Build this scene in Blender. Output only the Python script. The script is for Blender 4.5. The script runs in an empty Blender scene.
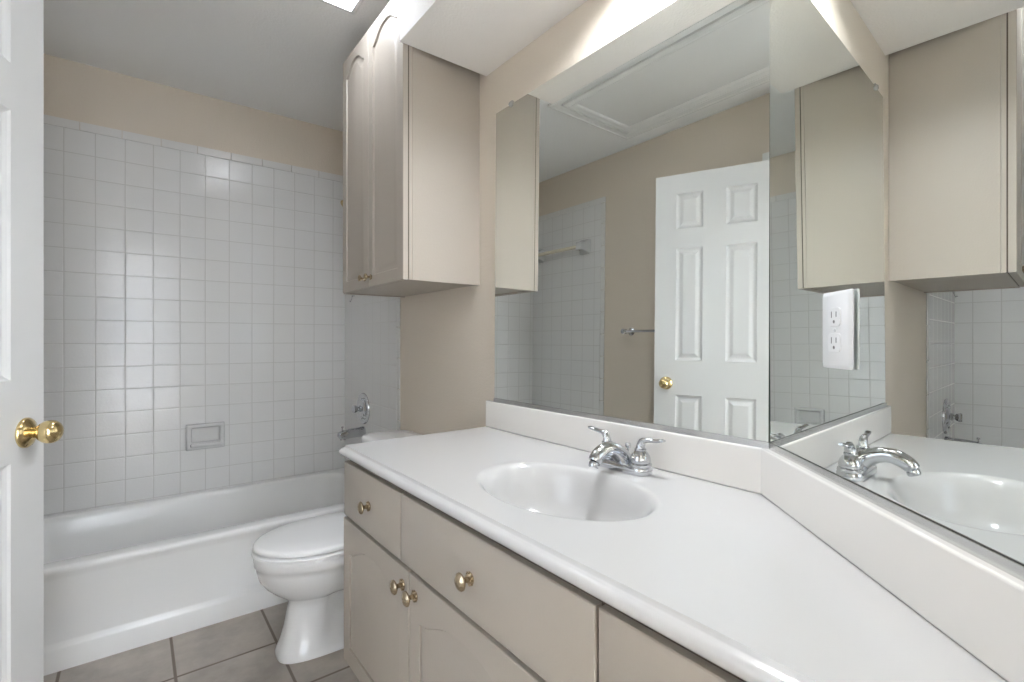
import bpy, bmesh, math
from mathutils import Vector, Matrix
sc = bpy.context.scene
C = sc.collection
PI = math.pi
R = math.radians

# ------------------------------------------------------------------ camera, world, lights, exposure
F_PX, YAW, CX, CY, CAM_Z = 487.32, 37.743, 512.87, 340.24, 1.1544
cam_data = bpy.data.cameras.new('camera')
cam_data.sensor_fit = 'HORIZONTAL'; cam_data.sensor_width = 36.0
cam_data.lens = F_PX / 1024 * 36.0
cam_data.shift_x = -(CX - 512) / 1024
cam_data.shift_y = (CY - 341) / 1024
cam_data.clip_start = 0.02
cam = bpy.data.objects.new('camera', cam_data); C.objects.link(cam)
cam.location = (0, 0, CAM_Z); cam.rotation_euler = (R(90), 0, R(-YAW))
sc.camera = cam

world = bpy.data.worlds.new('World'); sc.world = world; world.use_nodes = True
world.node_tree.nodes['Background'].inputs['Color'].default_value = (0.75, 0.86, 1.0, 1)
world.node_tree.nodes['Background'].inputs['Strength'].default_value = 1.0

sc.view_settings.view_transform = 'Standard'
sc.view_settings.look = 'None'
sc.view_settings.exposure = 1.43
sc.view_settings.gamma = 1.0
sc.view_settings.use_curve_mapping = False
sc.cycles.use_denoising = True
sc.cycles.max_bounces = 14
sc.cycles.diffuse_bounces = 6
sc.cycles.glossy_bounces = 8
sc.cycles.sample_clamp_indirect = 6.0

def area(name, loc, rot, sx, sy, power, color):
    d = bpy.data.lights.new(name, 'AREA'); d.shape = 'RECTANGLE'; d.size = sx; d.size_y = sy
    d.energy = power; d.color = color
    o = bpy.data.objects.new(name, d); C.objects.link(o); o.location = loc; o.rotation_euler = rot
    return o
# daylight entering the bedroom behind the camera through its big window
area('window_daylight', (0.05, -2.93, 1.25), (R(90), 0, R(180)), 2.0, 1.9, 415, (0.93, 0.985, 1.08))
# weak fill light added in the unseen side room to lift the right wall
area('side_room_fill', (-1.12, 0.74, 1.3), (R(90), 0, R(-90)), 0.74, 1.7, 1.6, (0.93, 0.985, 1.07))
LENS_W = 6.4       # ceiling light lens, emission strength
BULB_W = 300.0      # soffit bulb, emission strength

# ------------------------------------------------------------------ materials
def mat(name, color, rough=0.5, metal=0.0, bump=None, spec=0.5, coat=0.0, emis=None, trans=0.0):
    m = bpy.data.materials.new(name); m.use_nodes = True
    nt = m.node_tree; b = nt.nodes['Principled BSDF']
    b.inputs['Base Color'].default_value = (*color, 1)
    b.inputs['Roughness'].default_value = rough
    b.inputs['Metallic'].default_value = metal
    b.inputs['Specular IOR Level'].default_value = spec
    b.inputs['Coat Weight'].default_value = coat
    b.inputs['Coat Roughness'].default_value = 0.08
    if trans: b.inputs['Transmission Weight'].default_value = trans
    if emis:
        b.inputs['Emission Color'].default_value = (*emis[0], 1)
        b.inputs['Emission Strength'].default_value = emis[1]
    if bump:
        scale, dist, det = bump
        tc = nt.nodes.new('ShaderNodeTexCoord')
        nz = nt.nodes.new('ShaderNodeTexNoise'); nz.inputs['Scale'].default_value = scale; nz.inputs['Detail'].default_value = det
        bp = nt.nodes.new('ShaderNodeBump'); bp.inputs['Distance'].default_value = dist; bp.inputs['Strength'].default_value = 1.0
        nt.links.new(tc.outputs['Object'], nz.inputs['Vector'])
        nt.links.new(nz.outputs['Fac'], bp.inputs['Height'])
        nt.links.new(bp.outputs['Normal'], b.inputs['Normal'])
    return m

class NG:
    """tiny math-node helper"""
    def __init__(s, m): s.nt = m.node_tree; s.b = s.nt.nodes['Principled BSDF']
    def n(s, t, **kw):
        x = s.nt.nodes.new(t)
        for k, v in kw.items(): setattr(x, k, v)
        return x
    def put(s, sock, v):
        if isinstance(v, bpy.types.NodeSocket): s.nt.links.new(v, sock)
        else: sock.default_value = v
    def m(s, op, a, b=None, c=None):
        x = s.n('ShaderNodeMath', operation=op)
        for i, v in enumerate((a, b, c)):
            if v is not None: s.put(x.inputs[i], v)
        return x.outputs[0]
    def mix(s, fac, a, b):
        x = s.n('ShaderNodeMix', data_type='RGBA')
        s.put(x.inputs[0], fac)
        for sock, v in ((x.inputs[6], a), (x.inputs[7], b)):
            if isinstance(v, tuple): sock.default_value = (*v, 1)
            else: s.put(sock, v)
        return x.outputs[2]

def tile_material(name, axes, origin, pitch, grout_w, tile_col, grout_col, rough, wave, tilt, mottled=None, spec=0.5):
    """square tiles by world position; axes picks two of x, y, z"""
    m = mat(name, tile_col, rough, spec=spec); g = NG(m)
    tc = g.n('ShaderNodeTexCoord'); sp = g.n('ShaderNodeSeparateXYZ')
    g.nt.links.new(tc.outputs['Object'], sp.inputs[0])
    us = []
    for k in (0, 1):
        us.append(g.m('DIVIDE', g.m('SUBTRACT', sp.outputs[axes[k]], origin[k]), pitch[k]))
    fr = [g.m('FRACT', u) for u in us]; fl = [g.m('FLOOR', u) for u in us]
    edges = []
    for k in (0, 1):
        e = g.m('MULTIPLY', g.m('SUBTRACT', 0.5, g.m('ABSOLUTE', g.m('SUBTRACT', fr[k], 0.5))), pitch[k])
        edges.append(e)
    dist = g.m('MINIMUM', edges[0], edges[1])                     # metres to nearest grout centre
    mr = g.n('ShaderNodeMapRange', interpolation_type='SMOOTHSTEP'); g.put(mr.inputs[0], dist)
    mr.inputs[1].default_value = grout_w * 0.35; mr.inputs[2].default_value = grout_w * 0.75
    mask = mr.outputs[0]
    mr2 = g.n('ShaderNodeMapRange', interpolation_type='SMOOTHSTEP'); g.put(mr2.inputs[0], dist)
    mr2.inputs[1].default_value = grout_w * 0.3; mr2.inputs[2].default_value = grout_w * 1.6
    cv = g.n('ShaderNodeCombineXYZ'); g.put(cv.inputs[0], fl[0]); g.put(cv.inputs[1], fl[1])
    wn = g.n('ShaderNodeTexWhiteNoise', noise_dimensions='2D'); g.nt.links.new(cv.outputs[0], wn.inputs['Vector'])
    sc3 = g.n('ShaderNodeSeparateXYZ'); g.nt.links.new(wn.outputs['Color'], sc3.inputs[0])
    nz = g.n('ShaderNodeTexNoise'); nz.inputs['Scale'].default_value = wave[0]; nz.inputs['Detail'].default_value = 1.5
    g.nt.links.new(tc.outputs['Object'], nz.inputs['Vector'])
    h = g.m('MULTIPLY', nz.outputs['Fac'], wave[1])
    for k in (0, 1):
        slope = g.m('MULTIPLY', g.m('SUBTRACT', sc3.outputs[k], 0.5), tilt * pitch[k])
        h = g.m('ADD', h, g.m('MULTIPLY', slope, fr[k]))
    h = g.m('ADD', h, g.m('MULTIPLY', mr2.outputs[0], 0.0005))
    bp = g.n('ShaderNodeBump'); bp.inputs['Distance'].default_value = 1.0; bp.inputs['Strength'].default_value = 1.0
    g.put(bp.inputs['Height'], h); g.nt.links.new(bp.outputs['Normal'], g.b.inputs['Normal'])
    col = tile_col
    if mottled:
        n2 = g.n('ShaderNodeTexNoise'); n2.inputs['Scale'].default_value = mottled[0]; n2.inputs['Detail'].default_value = 6
        n2.inputs['Roughness'].default_value = 0.62
        g.nt.links.new(tc.outputs['Object'], n2.inputs['Vector'])
        r = g.n('ShaderNodeMapRange'); g.put(r.inputs[0], n2.outputs['Fac']); r.inputs[1].default_value = 0.35; r.inputs[2].default_value = 0.68
        tone = g.m('ADD', r.outputs[0], g.m('MULTIPLY', g.m('SUBTRACT', sc3.outputs[2], 0.5), 0.35))
        tone = g.m('MAXIMUM', g.m('MINIMUM', tone, 1.0), 0.0)
        col = g.mix(tone, mottled[1], tile_col)
    g.nt.links.new(g.mix(mask, grout_col, col), g.b.inputs['Base Color'])
    rr = g.n('ShaderNodeMapRange'); g.put(rr.inputs[0], mask); rr.inputs[3].default_value = 0.8; rr.inputs[4].default_value = rough
    g.nt.links.new(rr.outputs[0], g.b.inputs['Roughness'])
    return m

M = {}
WALL = (0.68, 0.605, 0.51)
M['wall'] = mat('beige_wall_paint', WALL, 0.55, bump=(150, 0.0011, 2))
M['soffit'] = mat('soffit_paint', (0.87, 0.83, 0.79), 0.6, bump=(130, 0.0014, 2))
M['ceil'] = mat('ceiling_paint', (0.91, 0.91, 0.90), 0.7, bump=(120, 0.0012, 2))
M['hatch'] = mat('white_trim_paint', (0.80, 0.80, 0.78), 0.4)
M['bed'] = mat('bedroom_paint', (0.82, 0.80, 0.76), 0.6)
M['carpet'] = mat('bedroom_carpet', (0.55, 0.50, 0.43), 0.95, bump=(300, 0.004, 2))
TP = 0.1095
tile_args = dict(pitch=(TP, TP), grout_w=0.0034, tile_col=(0.75, 0.745, 0.735), grout_col=(0.58, 0.57, 0.55), rough=0.17, wave=(130, 0.00034), tilt=0.010)
M['tile_back'] = tile_material('white_tile_back', ('X', 'Z'), (-0.2588, 2.124), **tile_args)
M['tile_side'] = tile_material('white_tile_side', ('Y', 'Z'), (3.005, 2.124), **tile_args)
M['tile_trim'] = mat('white_tile_trim', (0.74, 0.73, 0.71), 0.16, bump=(95, 0.00035, 1))
M['floor'] = tile_material('grey_floor_tile', ('X', 'Y'), (0.108, 2.026), (0.3185, 0.308), 0.0085, (0.47, 0.425, 0.375), (0.20, 0.165, 0.135),
                           0.34, (30, 0.0004), 0.002, mottled=(7.0, (0.335, 0.30, 0.265)))
M['tub'] = mat('tub_enamel', (0.88, 0.88, 0.87), 0.2, coat=0.15)
M['porc'] = mat('porcelain', (0.88, 0.88, 0.88), 0.07, coat=0.4)
M['seat'] = mat('seat_plastic', (0.90, 0.90, 0.90), 0.18)
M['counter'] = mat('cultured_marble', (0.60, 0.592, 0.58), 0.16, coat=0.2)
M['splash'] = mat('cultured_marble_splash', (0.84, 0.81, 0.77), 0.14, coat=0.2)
M['cab'] = mat('taupe_cabinet_paint', (0.41, 0.365, 0.312), 0.40, spec=0.35, bump=(220, 0.0003, 2))
M['gap_shade'] = mat('cabinet_gap_shade', (0.07, 0.05, 0.035), 0.7)  # dark colour stands for the shade in door and drawer gaps
M['chrome'] = mat('chrome', (0.62, 0.63, 0.65), 0.06, 1.0)
M['brass'] = mat('polished_brass', (0.74, 0.58, 0.30), 0.12, 1.0)
M['antique'] = mat('antique_brass', (0.52, 0.42, 0.29), 0.22, 1.0)
M['nickel'] = mat('dull_hinge_metal', (0.45, 0.40, 0.30), 0.35, 1.0)
M['mirror'] = mat('mirror_silvering', (0.895, 0.92, 0.895), 0.0, 1.0)
M['glassedge'] = mat('mirror_glass_edge', (0.12, 0.17, 0.15), 0.12)
M['channel'] = mat('mirror_channel_metal', (0.66, 0.66, 0.65), 0.25, 1.0)
M['clear'] = mat('clear_plastic', (0.85, 0.83, 0.78), 0.15, trans=0.6)
M['door'] = mat('white_door_paint', (0.70, 0.70, 0.695), 0.32, bump=(90, 0.0002, 3))
M['plastic'] = mat('white_plastic', (0.86, 0.86, 0.86), 0.25)
M['dark'] = mat('dark_slot', (0.16, 0.16, 0.16), 0.6)
M['greybox'] = mat('dark_grey_box', (0.10, 0.11, 0.11), 0.5)
M['ceramic'] = mat('white_ceramic', (0.64, 0.64, 0.635), 0.15, coat=0.2)
M['rod'] = mat('ivory_plastic_rod', (0.72, 0.66, 0.52), 0.25)
M['lens'] = mat('lit_lens', (0.9, 0.9, 0.9), 0.4, emis=((0.93, 0.985, 1.07), LENS_W))
M['bulb'] = mat('lit_bulb', (0.9, 0.9, 0.9), 0.4, emis=((0.94, 0.985, 1.06), BULB_W))
M['baffle'] = mat('white_baffle', (0.42, 0.415, 0.40), 0.4)
M['glass'] = mat('window_glass', (1, 1, 1), 0.0, trans=1.0)

# ------------------------------------------------------------------ mesh helpers
def tag(o, label=None, cat=None, group=None, kind=None):
    if label: o['label'] = label
    if cat: o['category'] = cat
    if group: o['group'] = group
    if kind: o['kind'] = kind
    return o
def thing(name, label, cat, loc=(0, 0, 0), rot=(0, 0, 0), group=None, kind=None):
    o = bpy.data.objects.new(name, None); C.objects.link(o); o.location = loc; o.rotation_euler = rot
    o.empty_display_size = 0.05
    return tag(o, label, cat, group, kind)
def obj(name, bm, m, parent=None, smooth=None, bevel=0.0, seg=2, loc=None, rot=None, sub=0):
    bmesh.ops.recalc_face_normals(bm, faces=bm.faces[:])
    me = bpy.data.meshes.new(name); bm.to_mesh(me); bm.free()
    for mm in (m if isinstance(m, (list, tuple)) else [m]): me.materials.append(mm)
    o = bpy.data.objects.new(name, me); C.objects.link(o)
    if parent: o.parent = parent
    if loc: o.location = loc
    if rot: o.rotation_euler = rot
    if bevel:
        b = o.modifiers.new('bevel', 'BEVEL'); b.width = bevel; b.segments = seg; b.limit_method = 'ANGLE'; b.angle_limit = R(35)
        b.harden_normals = False
    if sub:
        s = o.modifiers.new('subsurf', 'SUBSURF'); s.levels = sub; s.render_levels = sub
    if smooth is not None:
        for p in me.polygons: p.use_smooth = True
        me.set_sharp_from_angle(angle=R(smooth))
    return o
def struct(name, bm, m, label, cat, parent=None, **kw):
    o = obj(name, bm, m, parent, **kw)
    if parent is None: tag(o, label, cat, kind='structure')
    return o
def NB(): return bmesh.new()
def box(bm, x0, x1, y0, y1, z0, z1, mi=0):
    vs = [bm.verts.new((x, y, z)) for z in (z0, z1) for y in (y0, y1) for x in (x0, x1)]
    for f in ((0, 1, 3, 2), (4, 6, 7, 5), (0, 4, 5, 1), (2, 3, 7, 6), (0, 2, 6, 4), (1, 5, 7, 3)):
        fc = bm.faces.new([vs[i] for i in f]); fc.material_index = mi
    return bm
def prism(bm, poly, z0, z1, mi=0):
    n = len(poly)
    a = [bm.verts.new((p[0], p[1], z0)) for p in poly]; b = [bm.verts.new((p[0], p[1], z1)) for p in poly]
    for f in [bm.faces.new(a[::-1]), bm.faces.new(b)] + [bm.faces.new((a[i], a[(i + 1) % n], b[(i + 1) % n], b[i])) for i in range(n)]:
        f.material_index = mi
    return bm
def loft(bm, rings, close=True, cap0=True, cap1=True, mi=0):
    """rings: lists of the same number of points"""
    vr = [[bm.verts.new(p) for p in r] for r in rings]
    n = len(vr[0])
    for a, b in zip(vr[:-1], vr[1:]):
        for i in range(n if close else n - 1):
            j = (i + 1) % n
            f = bm.faces.new((a[i], a[j], b[j], b[i])); f.material_index = mi
    if cap0: bm.faces.new(vr[0][::-1]).material_index = mi
    if cap1: bm.faces.new(vr[-1]).material_index = mi
    return bm
def lathe(bm, prof, n=32, mtx=None, mi=0, sx=1.0, sy=1.0):
    """prof: (radius, height) from bottom to top, turned about local z; mtx places it"""
    mtx = mtx or Matrix()
    rings = []
    for r, h in prof:
        r = max(r, 1e-5)
        rings.append([mtx @ Vector((sx * r * math.cos(2 * PI * i / n), sy * r * math.sin(2 * PI * i / n), h)) for i in range(n)])
    return loft(bm, rings, mi=mi)
def tube(bm, pts, radii, n=20, flat=None, mi=0, up=(0, 0, 1)):
    """swept tube along pts; radii float or list, flat = list of vertical squash"""
    pts = [Vector(p) for p in pts]
    if not isinstance(radii, (list, tuple)): radii = [radii] * len(pts)
    flat = flat or [1.0] * len(pts)
    rings = []
    for i, p in enumerate(pts):
        t = (pts[min(i + 1, len(pts) - 1)] - pts[max(i - 1, 0)]).normalized()
        u = Vector(up)
        if abs(t.dot(u)) > 0.95: u = Vector((1, 0, 0))
        s = t.cross(u).normalized(); w = s.cross(t).normalized()
        rings.append([p + radii[i] * (math.cos(2 * PI * k / n) * s + flat[i] * math.sin(2 * PI * k / n) * w) for k in range(n)])
    return loft(bm, rings, mi=mi)
def smooth_path(ctrl, n=24):
    """Catmull-Rom through control tuples of any dimension"""
    out = []
    P = [ctrl[0]] + list(ctrl) + [ctrl[-1]]
    segs = len(ctrl) - 1
    for s in range(segs):
        p0, p1, p2, p3 = P[s:s + 4]
        m = max(2, n // segs)
        for k in range(m):
            t = k / m
            out.append(tuple(0.5 * (2 * b + (c - a) * t + (2 * a - 5 * b + 4 * c - d) * t * t + (3 * b - a - 3 * c + d) * t ** 3)
                             for a, b, c, d in zip(p0, p1, p2, p3)))
    out.append(tuple(ctrl[-1]))
    return out
def rrect(x0, x1, y0, y1, r, z, n=8):
    pts = []
    for cx, cy, a0 in ((x1 - r, y1 - r, 0), (x0 + r, y1 - r, 90), (x0 + r, y0 + r, 180), (x1 - r, y0 + r, 270)):
        for k in range(n + 1):
            a = R(a0 + 90 * k / n); pts.append((cx + r * math.cos(a), cy + r * math.sin(a), z))
    return pts
def axis_mtx(origin, zdir):
    """matrix whose local z points along zdir"""
    q = Vector((0, 0, 1)).rotation_difference(Vector(zdir).normalized())
    return Matrix.Translation(origin) @ q.to_matrix().to_4x4()
def copy_tree(o, parent=None):
    c = o.copy(); C.objects.link(c); c.parent = parent
    for ch in list(o.children):
        d = copy_tree(ch, c); d.matrix_parent_inverse = ch.matrix_parent_inverse.copy()
    return c

# ------------------------------------------------------------------ room dimensions
XA, YB, CEIL = 1.025, 3.012, 2.438           # mirror wall, tub back wall, ceiling
XL, XJ, YJ = -0.516, -0.42, 1.086            # left wall, its nearer jogged part and where it jogs
YR = -0.20                                   # rear wall with the doorway the photo looks in from
TILE_TOP, TILE_LEFT_END, TILE_RIGHT_END = 2.164, 2.255, 2.222
BA = R(43.16); BD = Vector((-math.sin(BA), -math.cos(BA), 0)); BN = Vector((-math.cos(BA), math.sin(BA), 0))   # diagonal wall: run, and room-side normal
B0 = Vector((XA, 0.4655, 0))                  # corner where it leaves the mirror wall
SOF_X, SOF_Y, SOF_Z = 0.682, 1.485, 2.13
b_at_x = lambda x: B0 + BD * ((XA - x) / -BD.x)
b_at_y = lambda y: B0 + BD * ((B0.y - y) / -BD.y)

# ------------------------------------------------------------------ structure
bm = box(NB(), -0.62, 1.14, YR - 0.12, YB + 0.1, -0.06, 0.0)
struct('floor', bm, M['floor'], 'grey beige square floor tiles with brown grout', 'floor')
bm = box(NB(), -0.62, 1.14, YR - 0.12, YB + 0.1, CEIL, CEIL + 0.06)
struct('ceiling', bm, M['ceil'], 'flat grey white ceiling over the whole bathroom', 'ceiling')
struct('wall_back', box(NB(), XL - 0.1, XA + 0.1, YB, YB + 0.1, 0, CEIL), M['wall'], 'beige painted wall above the tiles at the far end of the tub', 'wall')
struct('wall_right', box(NB(), XA, XA + 0.1, B0.y - 0.05, YB, 0, CEIL), M['wall'], 'beige painted wall behind the vanity mirror and the toilet', 'wall')
q = b_at_y(YR - 0.12)
qq = [B0, q, q - BN * 0.12, B0 - BN * 0.12]
struct('wall_diagonal', prism(NB(), [(p.x, p.y) for p in qq], 0, CEIL), M['wall'], 'beige diagonal wall that carries the right hand mirror', 'wall')
bm = box(NB(), XL - 0.1, XL, YJ, YB, 0, CEIL)
struct('wall_left', bm, M['wall'], 'beige wall opposite the vanity with the chrome towel bar', 'wall')
# jogged wall with the closet doorway (Y 0.43 - 1.04)
DW0, DW1, DWZ = 0.43, 1.045, 2.055
bm = NB()
box(bm, XL - 0.1, XJ, DW1, YJ, 0, CEIL); box(bm, XL - 0.1, XJ, YR - 0.12, DW0, 0, CEIL); box(bm, XL - 0.1, XJ, DW0, DW1, DWZ, CEIL)
struct('wall_jog', bm, M['wall'], 'beige wall holding the doorway of the white door', 'wall')
# rear wall with the doorway behind the camera
RX0, RX1, RZ = -0.36, 0.405, 2.06
bm = NB()
box(bm, XL - 0.1, RX0, YR - 0.12, YR, 0, CEIL); box(bm, RX1, 0.55, YR - 0.12, YR, 0, CEIL); box(bm, RX0, RX1, YR - 0.12, YR, RZ, CEIL)
struct('wall_rear', bm, M['wall'], 'beige wall around the entrance doorway behind the viewer', 'wall')
# side room behind the white door
bm = NB()
box(bm, -1.2, -1.14, 0.2, 0.32, 0, CEIL); box(bm, -1.2, -1.14, 1.16, 1.3, 0, CEIL); box(bm, -1.2, -1.14, 0.32, 1.16, 0, 0.4); box(bm, -1.2, -1.14, 0.32, 1.16, 2.2, CEIL); box(bm, -1.14, XL - 0.1, 1.24, 1.3, 0, CEIL); box(bm, -1.14, XL - 0.1, 0.2, 0.26, 0, CEIL)
box(bm, -1.14, XL - 0.1, 0.26, 1.24, -0.06, 0); box(bm, -1.14, XL - 0.1, 0.26, 1.24, CEIL, CEIL + 0.06)
struct('wall_sideroom', bm, M['bed'], 'pale side room behind the doorway of the white door', 'wall')
w = thing('added_window', 'white framed window added around the side room fill light', 'window', (-1.17, 0.74, 0.4), kind='structure')  # unseen window, added to go with the side room fill light
bm = NB()
for a in ((-0.42, -0.37, 0, 1.8), (0.37, 0.42, 0, 1.8), (-0.37, 0.37, 0, 0.05), (-0.37, 0.37, 1.75, 1.8)): box(bm, -0.025, 0.025, *a)
obj('window_frame', bm, M['hatch'], w)
obj('pane', box(NB(), -0.004, 0.004, -0.37, 0.37, 0.05, 1.75), M['glass'], w)
# bedroom behind the camera
bm = NB()
BX0, BX1, BY0, BY1 = -2.0, 2.2, -3.0, YR - 0.12
box(bm, BX0 - 0.1, BX0, BY0, BY1, 0, CEIL); box(bm, BX1, BX1 + 0.1, BY0, BY1, 0, CEIL)
box(bm, BX0, -1.0, BY0 - 0.1, BY0, 0, CEIL); box(bm, 1.1, BX1, BY0 - 0.1, BY0, 0, CEIL)
box(bm, -1.0, 1.1, BY0 - 0.1, BY0, 0, 0.25); box(bm, -1.0, 1.1, BY0 - 0.1, BY0, 2.25, CEIL)
box(bm, BX0, XL - 0.1, BY1, BY1 + 0.06, 0, CEIL); box(bm, 0.55, BX1, BY1, BY1 + 0.06, 0, CEIL)
struct('wall_bedroom', bm, M['bed'], 'pale bedroom walls behind the viewer', 'wall')
struct('floor_bedroom', box(NB(), BX0, BX1, BY0, BY1, -0.06, 0), M['carpet'], 'beige carpet of the bedroom behind the viewer', 'floor')
struct('ceiling_bedroom', box(NB(), BX0, BX1, BY0, BY1, CEIL, CEIL + 0.06), M['bed'], 'pale bedroom ceiling behind the viewer', 'ceiling')
w = thing('window_1', 'wide white framed bedroom window behind the viewer', 'window', (0.05, BY0 - 0.05, 0.25), kind='structure')
bm = NB()
for a in ((-1.05, -0.99, 0, 2.0), (0.99, 1.05, 0, 2.0), (-0.99, 0.99, 0, 0.06), (-0.99, 0.99, 1.94, 2.0), (-0.03, 0.03, 0.06, 1.94)):
    box(bm, a[0], a[1], -0.03, 0.03, a[2], a[3])
obj('window_frame', bm, M['hatch'], w)
obj('pane', box(NB(), -0.99, -0.03, -0.004, 0.004, 0.06, 1.94), M['glass'], w)
obj('pane', box(NB(), 0.03, 0.99, -0.004, 0.004, 0.06, 1.94), M['glass'], w)

# soffit with a round hole for its lamp
LX, LY, LR = 0.875, 0.70, 0.085
pf, pb = b_at_x(SOF_X), B0
poly = [(SOF_X, SOF_Y), (SOF_X, pf.y), (XA, B0.y), (XA, SOF_Y)]
def hole_plate(bm, poly, cx, cy, rad, z, extra=72):
    """flat polygon with an elliptical hole; returns outer and inner vertex rings"""
    rx, ry = rad if isinstance(rad, tuple) else (rad, rad)
    angs = set(2 * PI * k / extra for k in range(extra))
    for p in poly: angs.add(math.atan2(p[1] - cy, p[0] - cx) % (2 * PI))
    angs = sorted(angs); fin = []
    for a in angs:
        if not fin or a - fin[-1] > 1e-3: fin.append(a)
        elif any(abs(a - math.atan2(p[1] - cy, p[0] - cx) % (2 * PI)) < 1e-9 for p in poly): fin[-1] = a
    outer = []; inner = []
    for a in fin:
        d = (math.cos(a), math.sin(a)); best = None
        for i in range(len(poly)):
            (ax, ay), (bx, by) = poly[i], poly[(i + 1) % len(poly)]
            ex, ey = bx - ax, by - ay; den = d[0] * ey - d[1] * ex
            if abs(den) < 1e-12: continue
            t = ((ax - cx) * ey - (ay - cy) * ex) / den; s = ((ax - cx) * d[1] - (ay - cy) * d[0]) / den
            if t > 0 and -1e-6 <= s <= 1 + 1e-6 and (best is None or t < best): best = t
        outer.append((cx + best * d[0], cy + best * d[1]))
        k = 1 / math.sqrt((d[0] / rx) ** 2 + (d[1] / ry) ** 2)
        inner.append((cx + k * d[0], cy + k * d[1]))
    vo = [bm.verts.new((*p, z)) for p in outer]; vi = [bm.verts.new((*p, z)) for p in inner]
    n = len(vo)
    for i in range(n): bm.faces.new((vo[i], vo[(i + 1) % n], vi[(i + 1) % n], vi[i]))
    return vo, vi, fin
bm = NB()
vo, vi, _ = hole_plate(bm, poly, LX, LY, LR, SOF_Z)
top = [bm.verts.new((v.co.x, v.co.y, CEIL)) for v in vo]
n = len(vo)
for i in range(n): bm.faces.new((vo[i], vo[(i + 1) % n], top[(i + 1) % n], top[i]))
struct('ceiling_soffit', bm, M['soffit'], 'dropped beige soffit running above the vanity and mirrors', 'soffit')

# tile surround on three walls, each with its trim pieces
def trim_run(bm, a, b, fixed, axis, lo, hi, d0, d1, piece=0.1525, gap=0.0022):
    """bullnose pieces: run along axis from a to b"""
    x = a
    while x < b - 1e-4:
        e = min(x + piece, b)
        if axis == 'x': box(bm, x, e - gap, d0, d1, lo, hi)
        elif axis == 'y': box(bm, d0, d1, x, e - gap, lo, hi)
        else: box(bm, d0, d1, lo, hi, x, e - gap)
        x = e
TZ = 2.124
t = struct('wall_tile_back', box(NB(), -0.508, 1.018, 3.005, YB, 0.3, TZ), M['tile_back'], 'white square wall tiles behind the long side of the tub', 'tile wall')
bm = NB(); trim_run(bm, -0.508, 1.018, 0, 'x', TZ + 0.001, TILE_TOP, 3.0048, YB)
obj('tile_trim', bm, M['tile_trim'], t, smooth=40, bevel=0.003)
t = struct('wall_tile_right', box(NB(), 1.018, XA, TILE_RIGHT_END + 0.036, 3.005, 0.0, TZ), M['tile_side'], 'white square wall tiles around the chrome tub valve', 'tile wall')
bm = NB(); trim_run(bm, TILE_RIGHT_END, 3.005, 0, 'y', TZ + 0.001, TILE_TOP, 1.0178, XA)
trim_run(bm, 0.0, TZ, 0, 'z', TILE_RIGHT_END, TILE_RIGHT_END + 0.035, 1.0178, XA)
obj('tile_trim', bm, M['tile_trim'], t, smooth=40, bevel=0.003)
t = struct('wall_tile_left', box(NB(), XL, -0.508, TILE_LEFT_END + 0.036, 3.005, 0.0, TZ), M['tile_side'], 'white square wall tiles behind the ceramic towel bar', 'tile wall')
bm = NB(); trim_run(bm, TILE_LEFT_END, 3.005, 0, 'y', TZ + 0.001, TILE_TOP, XL, -0.5078)
trim_run(bm, 0.0, TZ, 0, 'z', TILE_LEFT_END, TILE_LEFT_END + 0.035, XL, -0.5078)
obj('tile_trim', bm, M['tile_trim'], t, smooth=40, bevel=0.003)

# baseboard and door casings
bm = NB(); box(bm, XL, XL + 0.014, YJ + 0.002, TILE_LEFT_END - 0.002, 0, 0.085)
struct('trim_3', box(NB(), XL, XL + 0.016, YJ + 0.002, 1.192, 0, 2.132), M['hatch'], 'white trim board on the beige wall behind the open door', 'trim', bevel=0.003)
bm = NB(); box(bm, XL, XL + 0.014, 1.194, TILE_LEFT_END - 0.002, 0, 0.085)
struct('baseboard_left', bm, M['hatch'], 'white baseboard under the chrome towel bar', 'baseboard', bevel=0.004)
bm = NB()
def casing(bm, x, y0, y1, z, wdt=0.038, th=0.016):
    box(bm, x, x + th, y1, y1 + wdt, 0, z + wdt); box(bm, x, x + th, y0 - wdt, y0, 0, z + wdt); box(bm, x, x + th, y0, y1, z, z + wdt)
casing(bm, XJ, DW0 + 0.005, DW1 - 0.005, DWZ - 0.01)
box(bm, XL - 0.1, XJ, DW1 - 0.018, DW1 - 0.001, 0, DWZ - 0.001); box(bm, XL - 0.1, XJ, DW0 + 0.001, DW0 + 0.018, 0, DWZ - 0.001); box(bm, XL - 0.1, XJ, DW0 + 0.018, DW1 - 0.018, DWZ - 0.018, DWZ - 0.001)
struct('trim_1', bm, M['hatch'], 'white casing around the doorway of the white door', 'door casing', bevel=0.003)
bm = NB()
box(bm, RX0, RX0 + 0.016, YR - 0.12, YR, 0, RZ); box(bm, RX1 - 0.016, RX1, YR - 0.12, YR, 0, RZ); box(bm, RX0 + 0.016, RX1 - 0.016, YR - 0.12, YR, RZ - 0.016, RZ)
box(bm, RX0 - 0.05, RX0 + 0.006, YR, YR + 0.015, 0, RZ + 0.05); box(bm, RX0 + 0.006, RX1 - 0.006, YR, YR + 0.015, RZ - 0.006, RZ + 0.05)
struct('trim_2', bm, M['hatch'], 'white casing around the entrance doorway behind the viewer', 'door casing', bevel=0.003)

# ------------------------------------------------------------------ white six panel door (open, seen edge-on and in the mirror)
DOOR_W, DOOR_H, DOOR_T = 0.60, 2.03, 0.035
ang = 22.0
free = Vector((-0.173, 1.598))
hinge = free - Vector((math.sin(R(ang)), math.cos(R(ang)))) * DOOR_W
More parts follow.
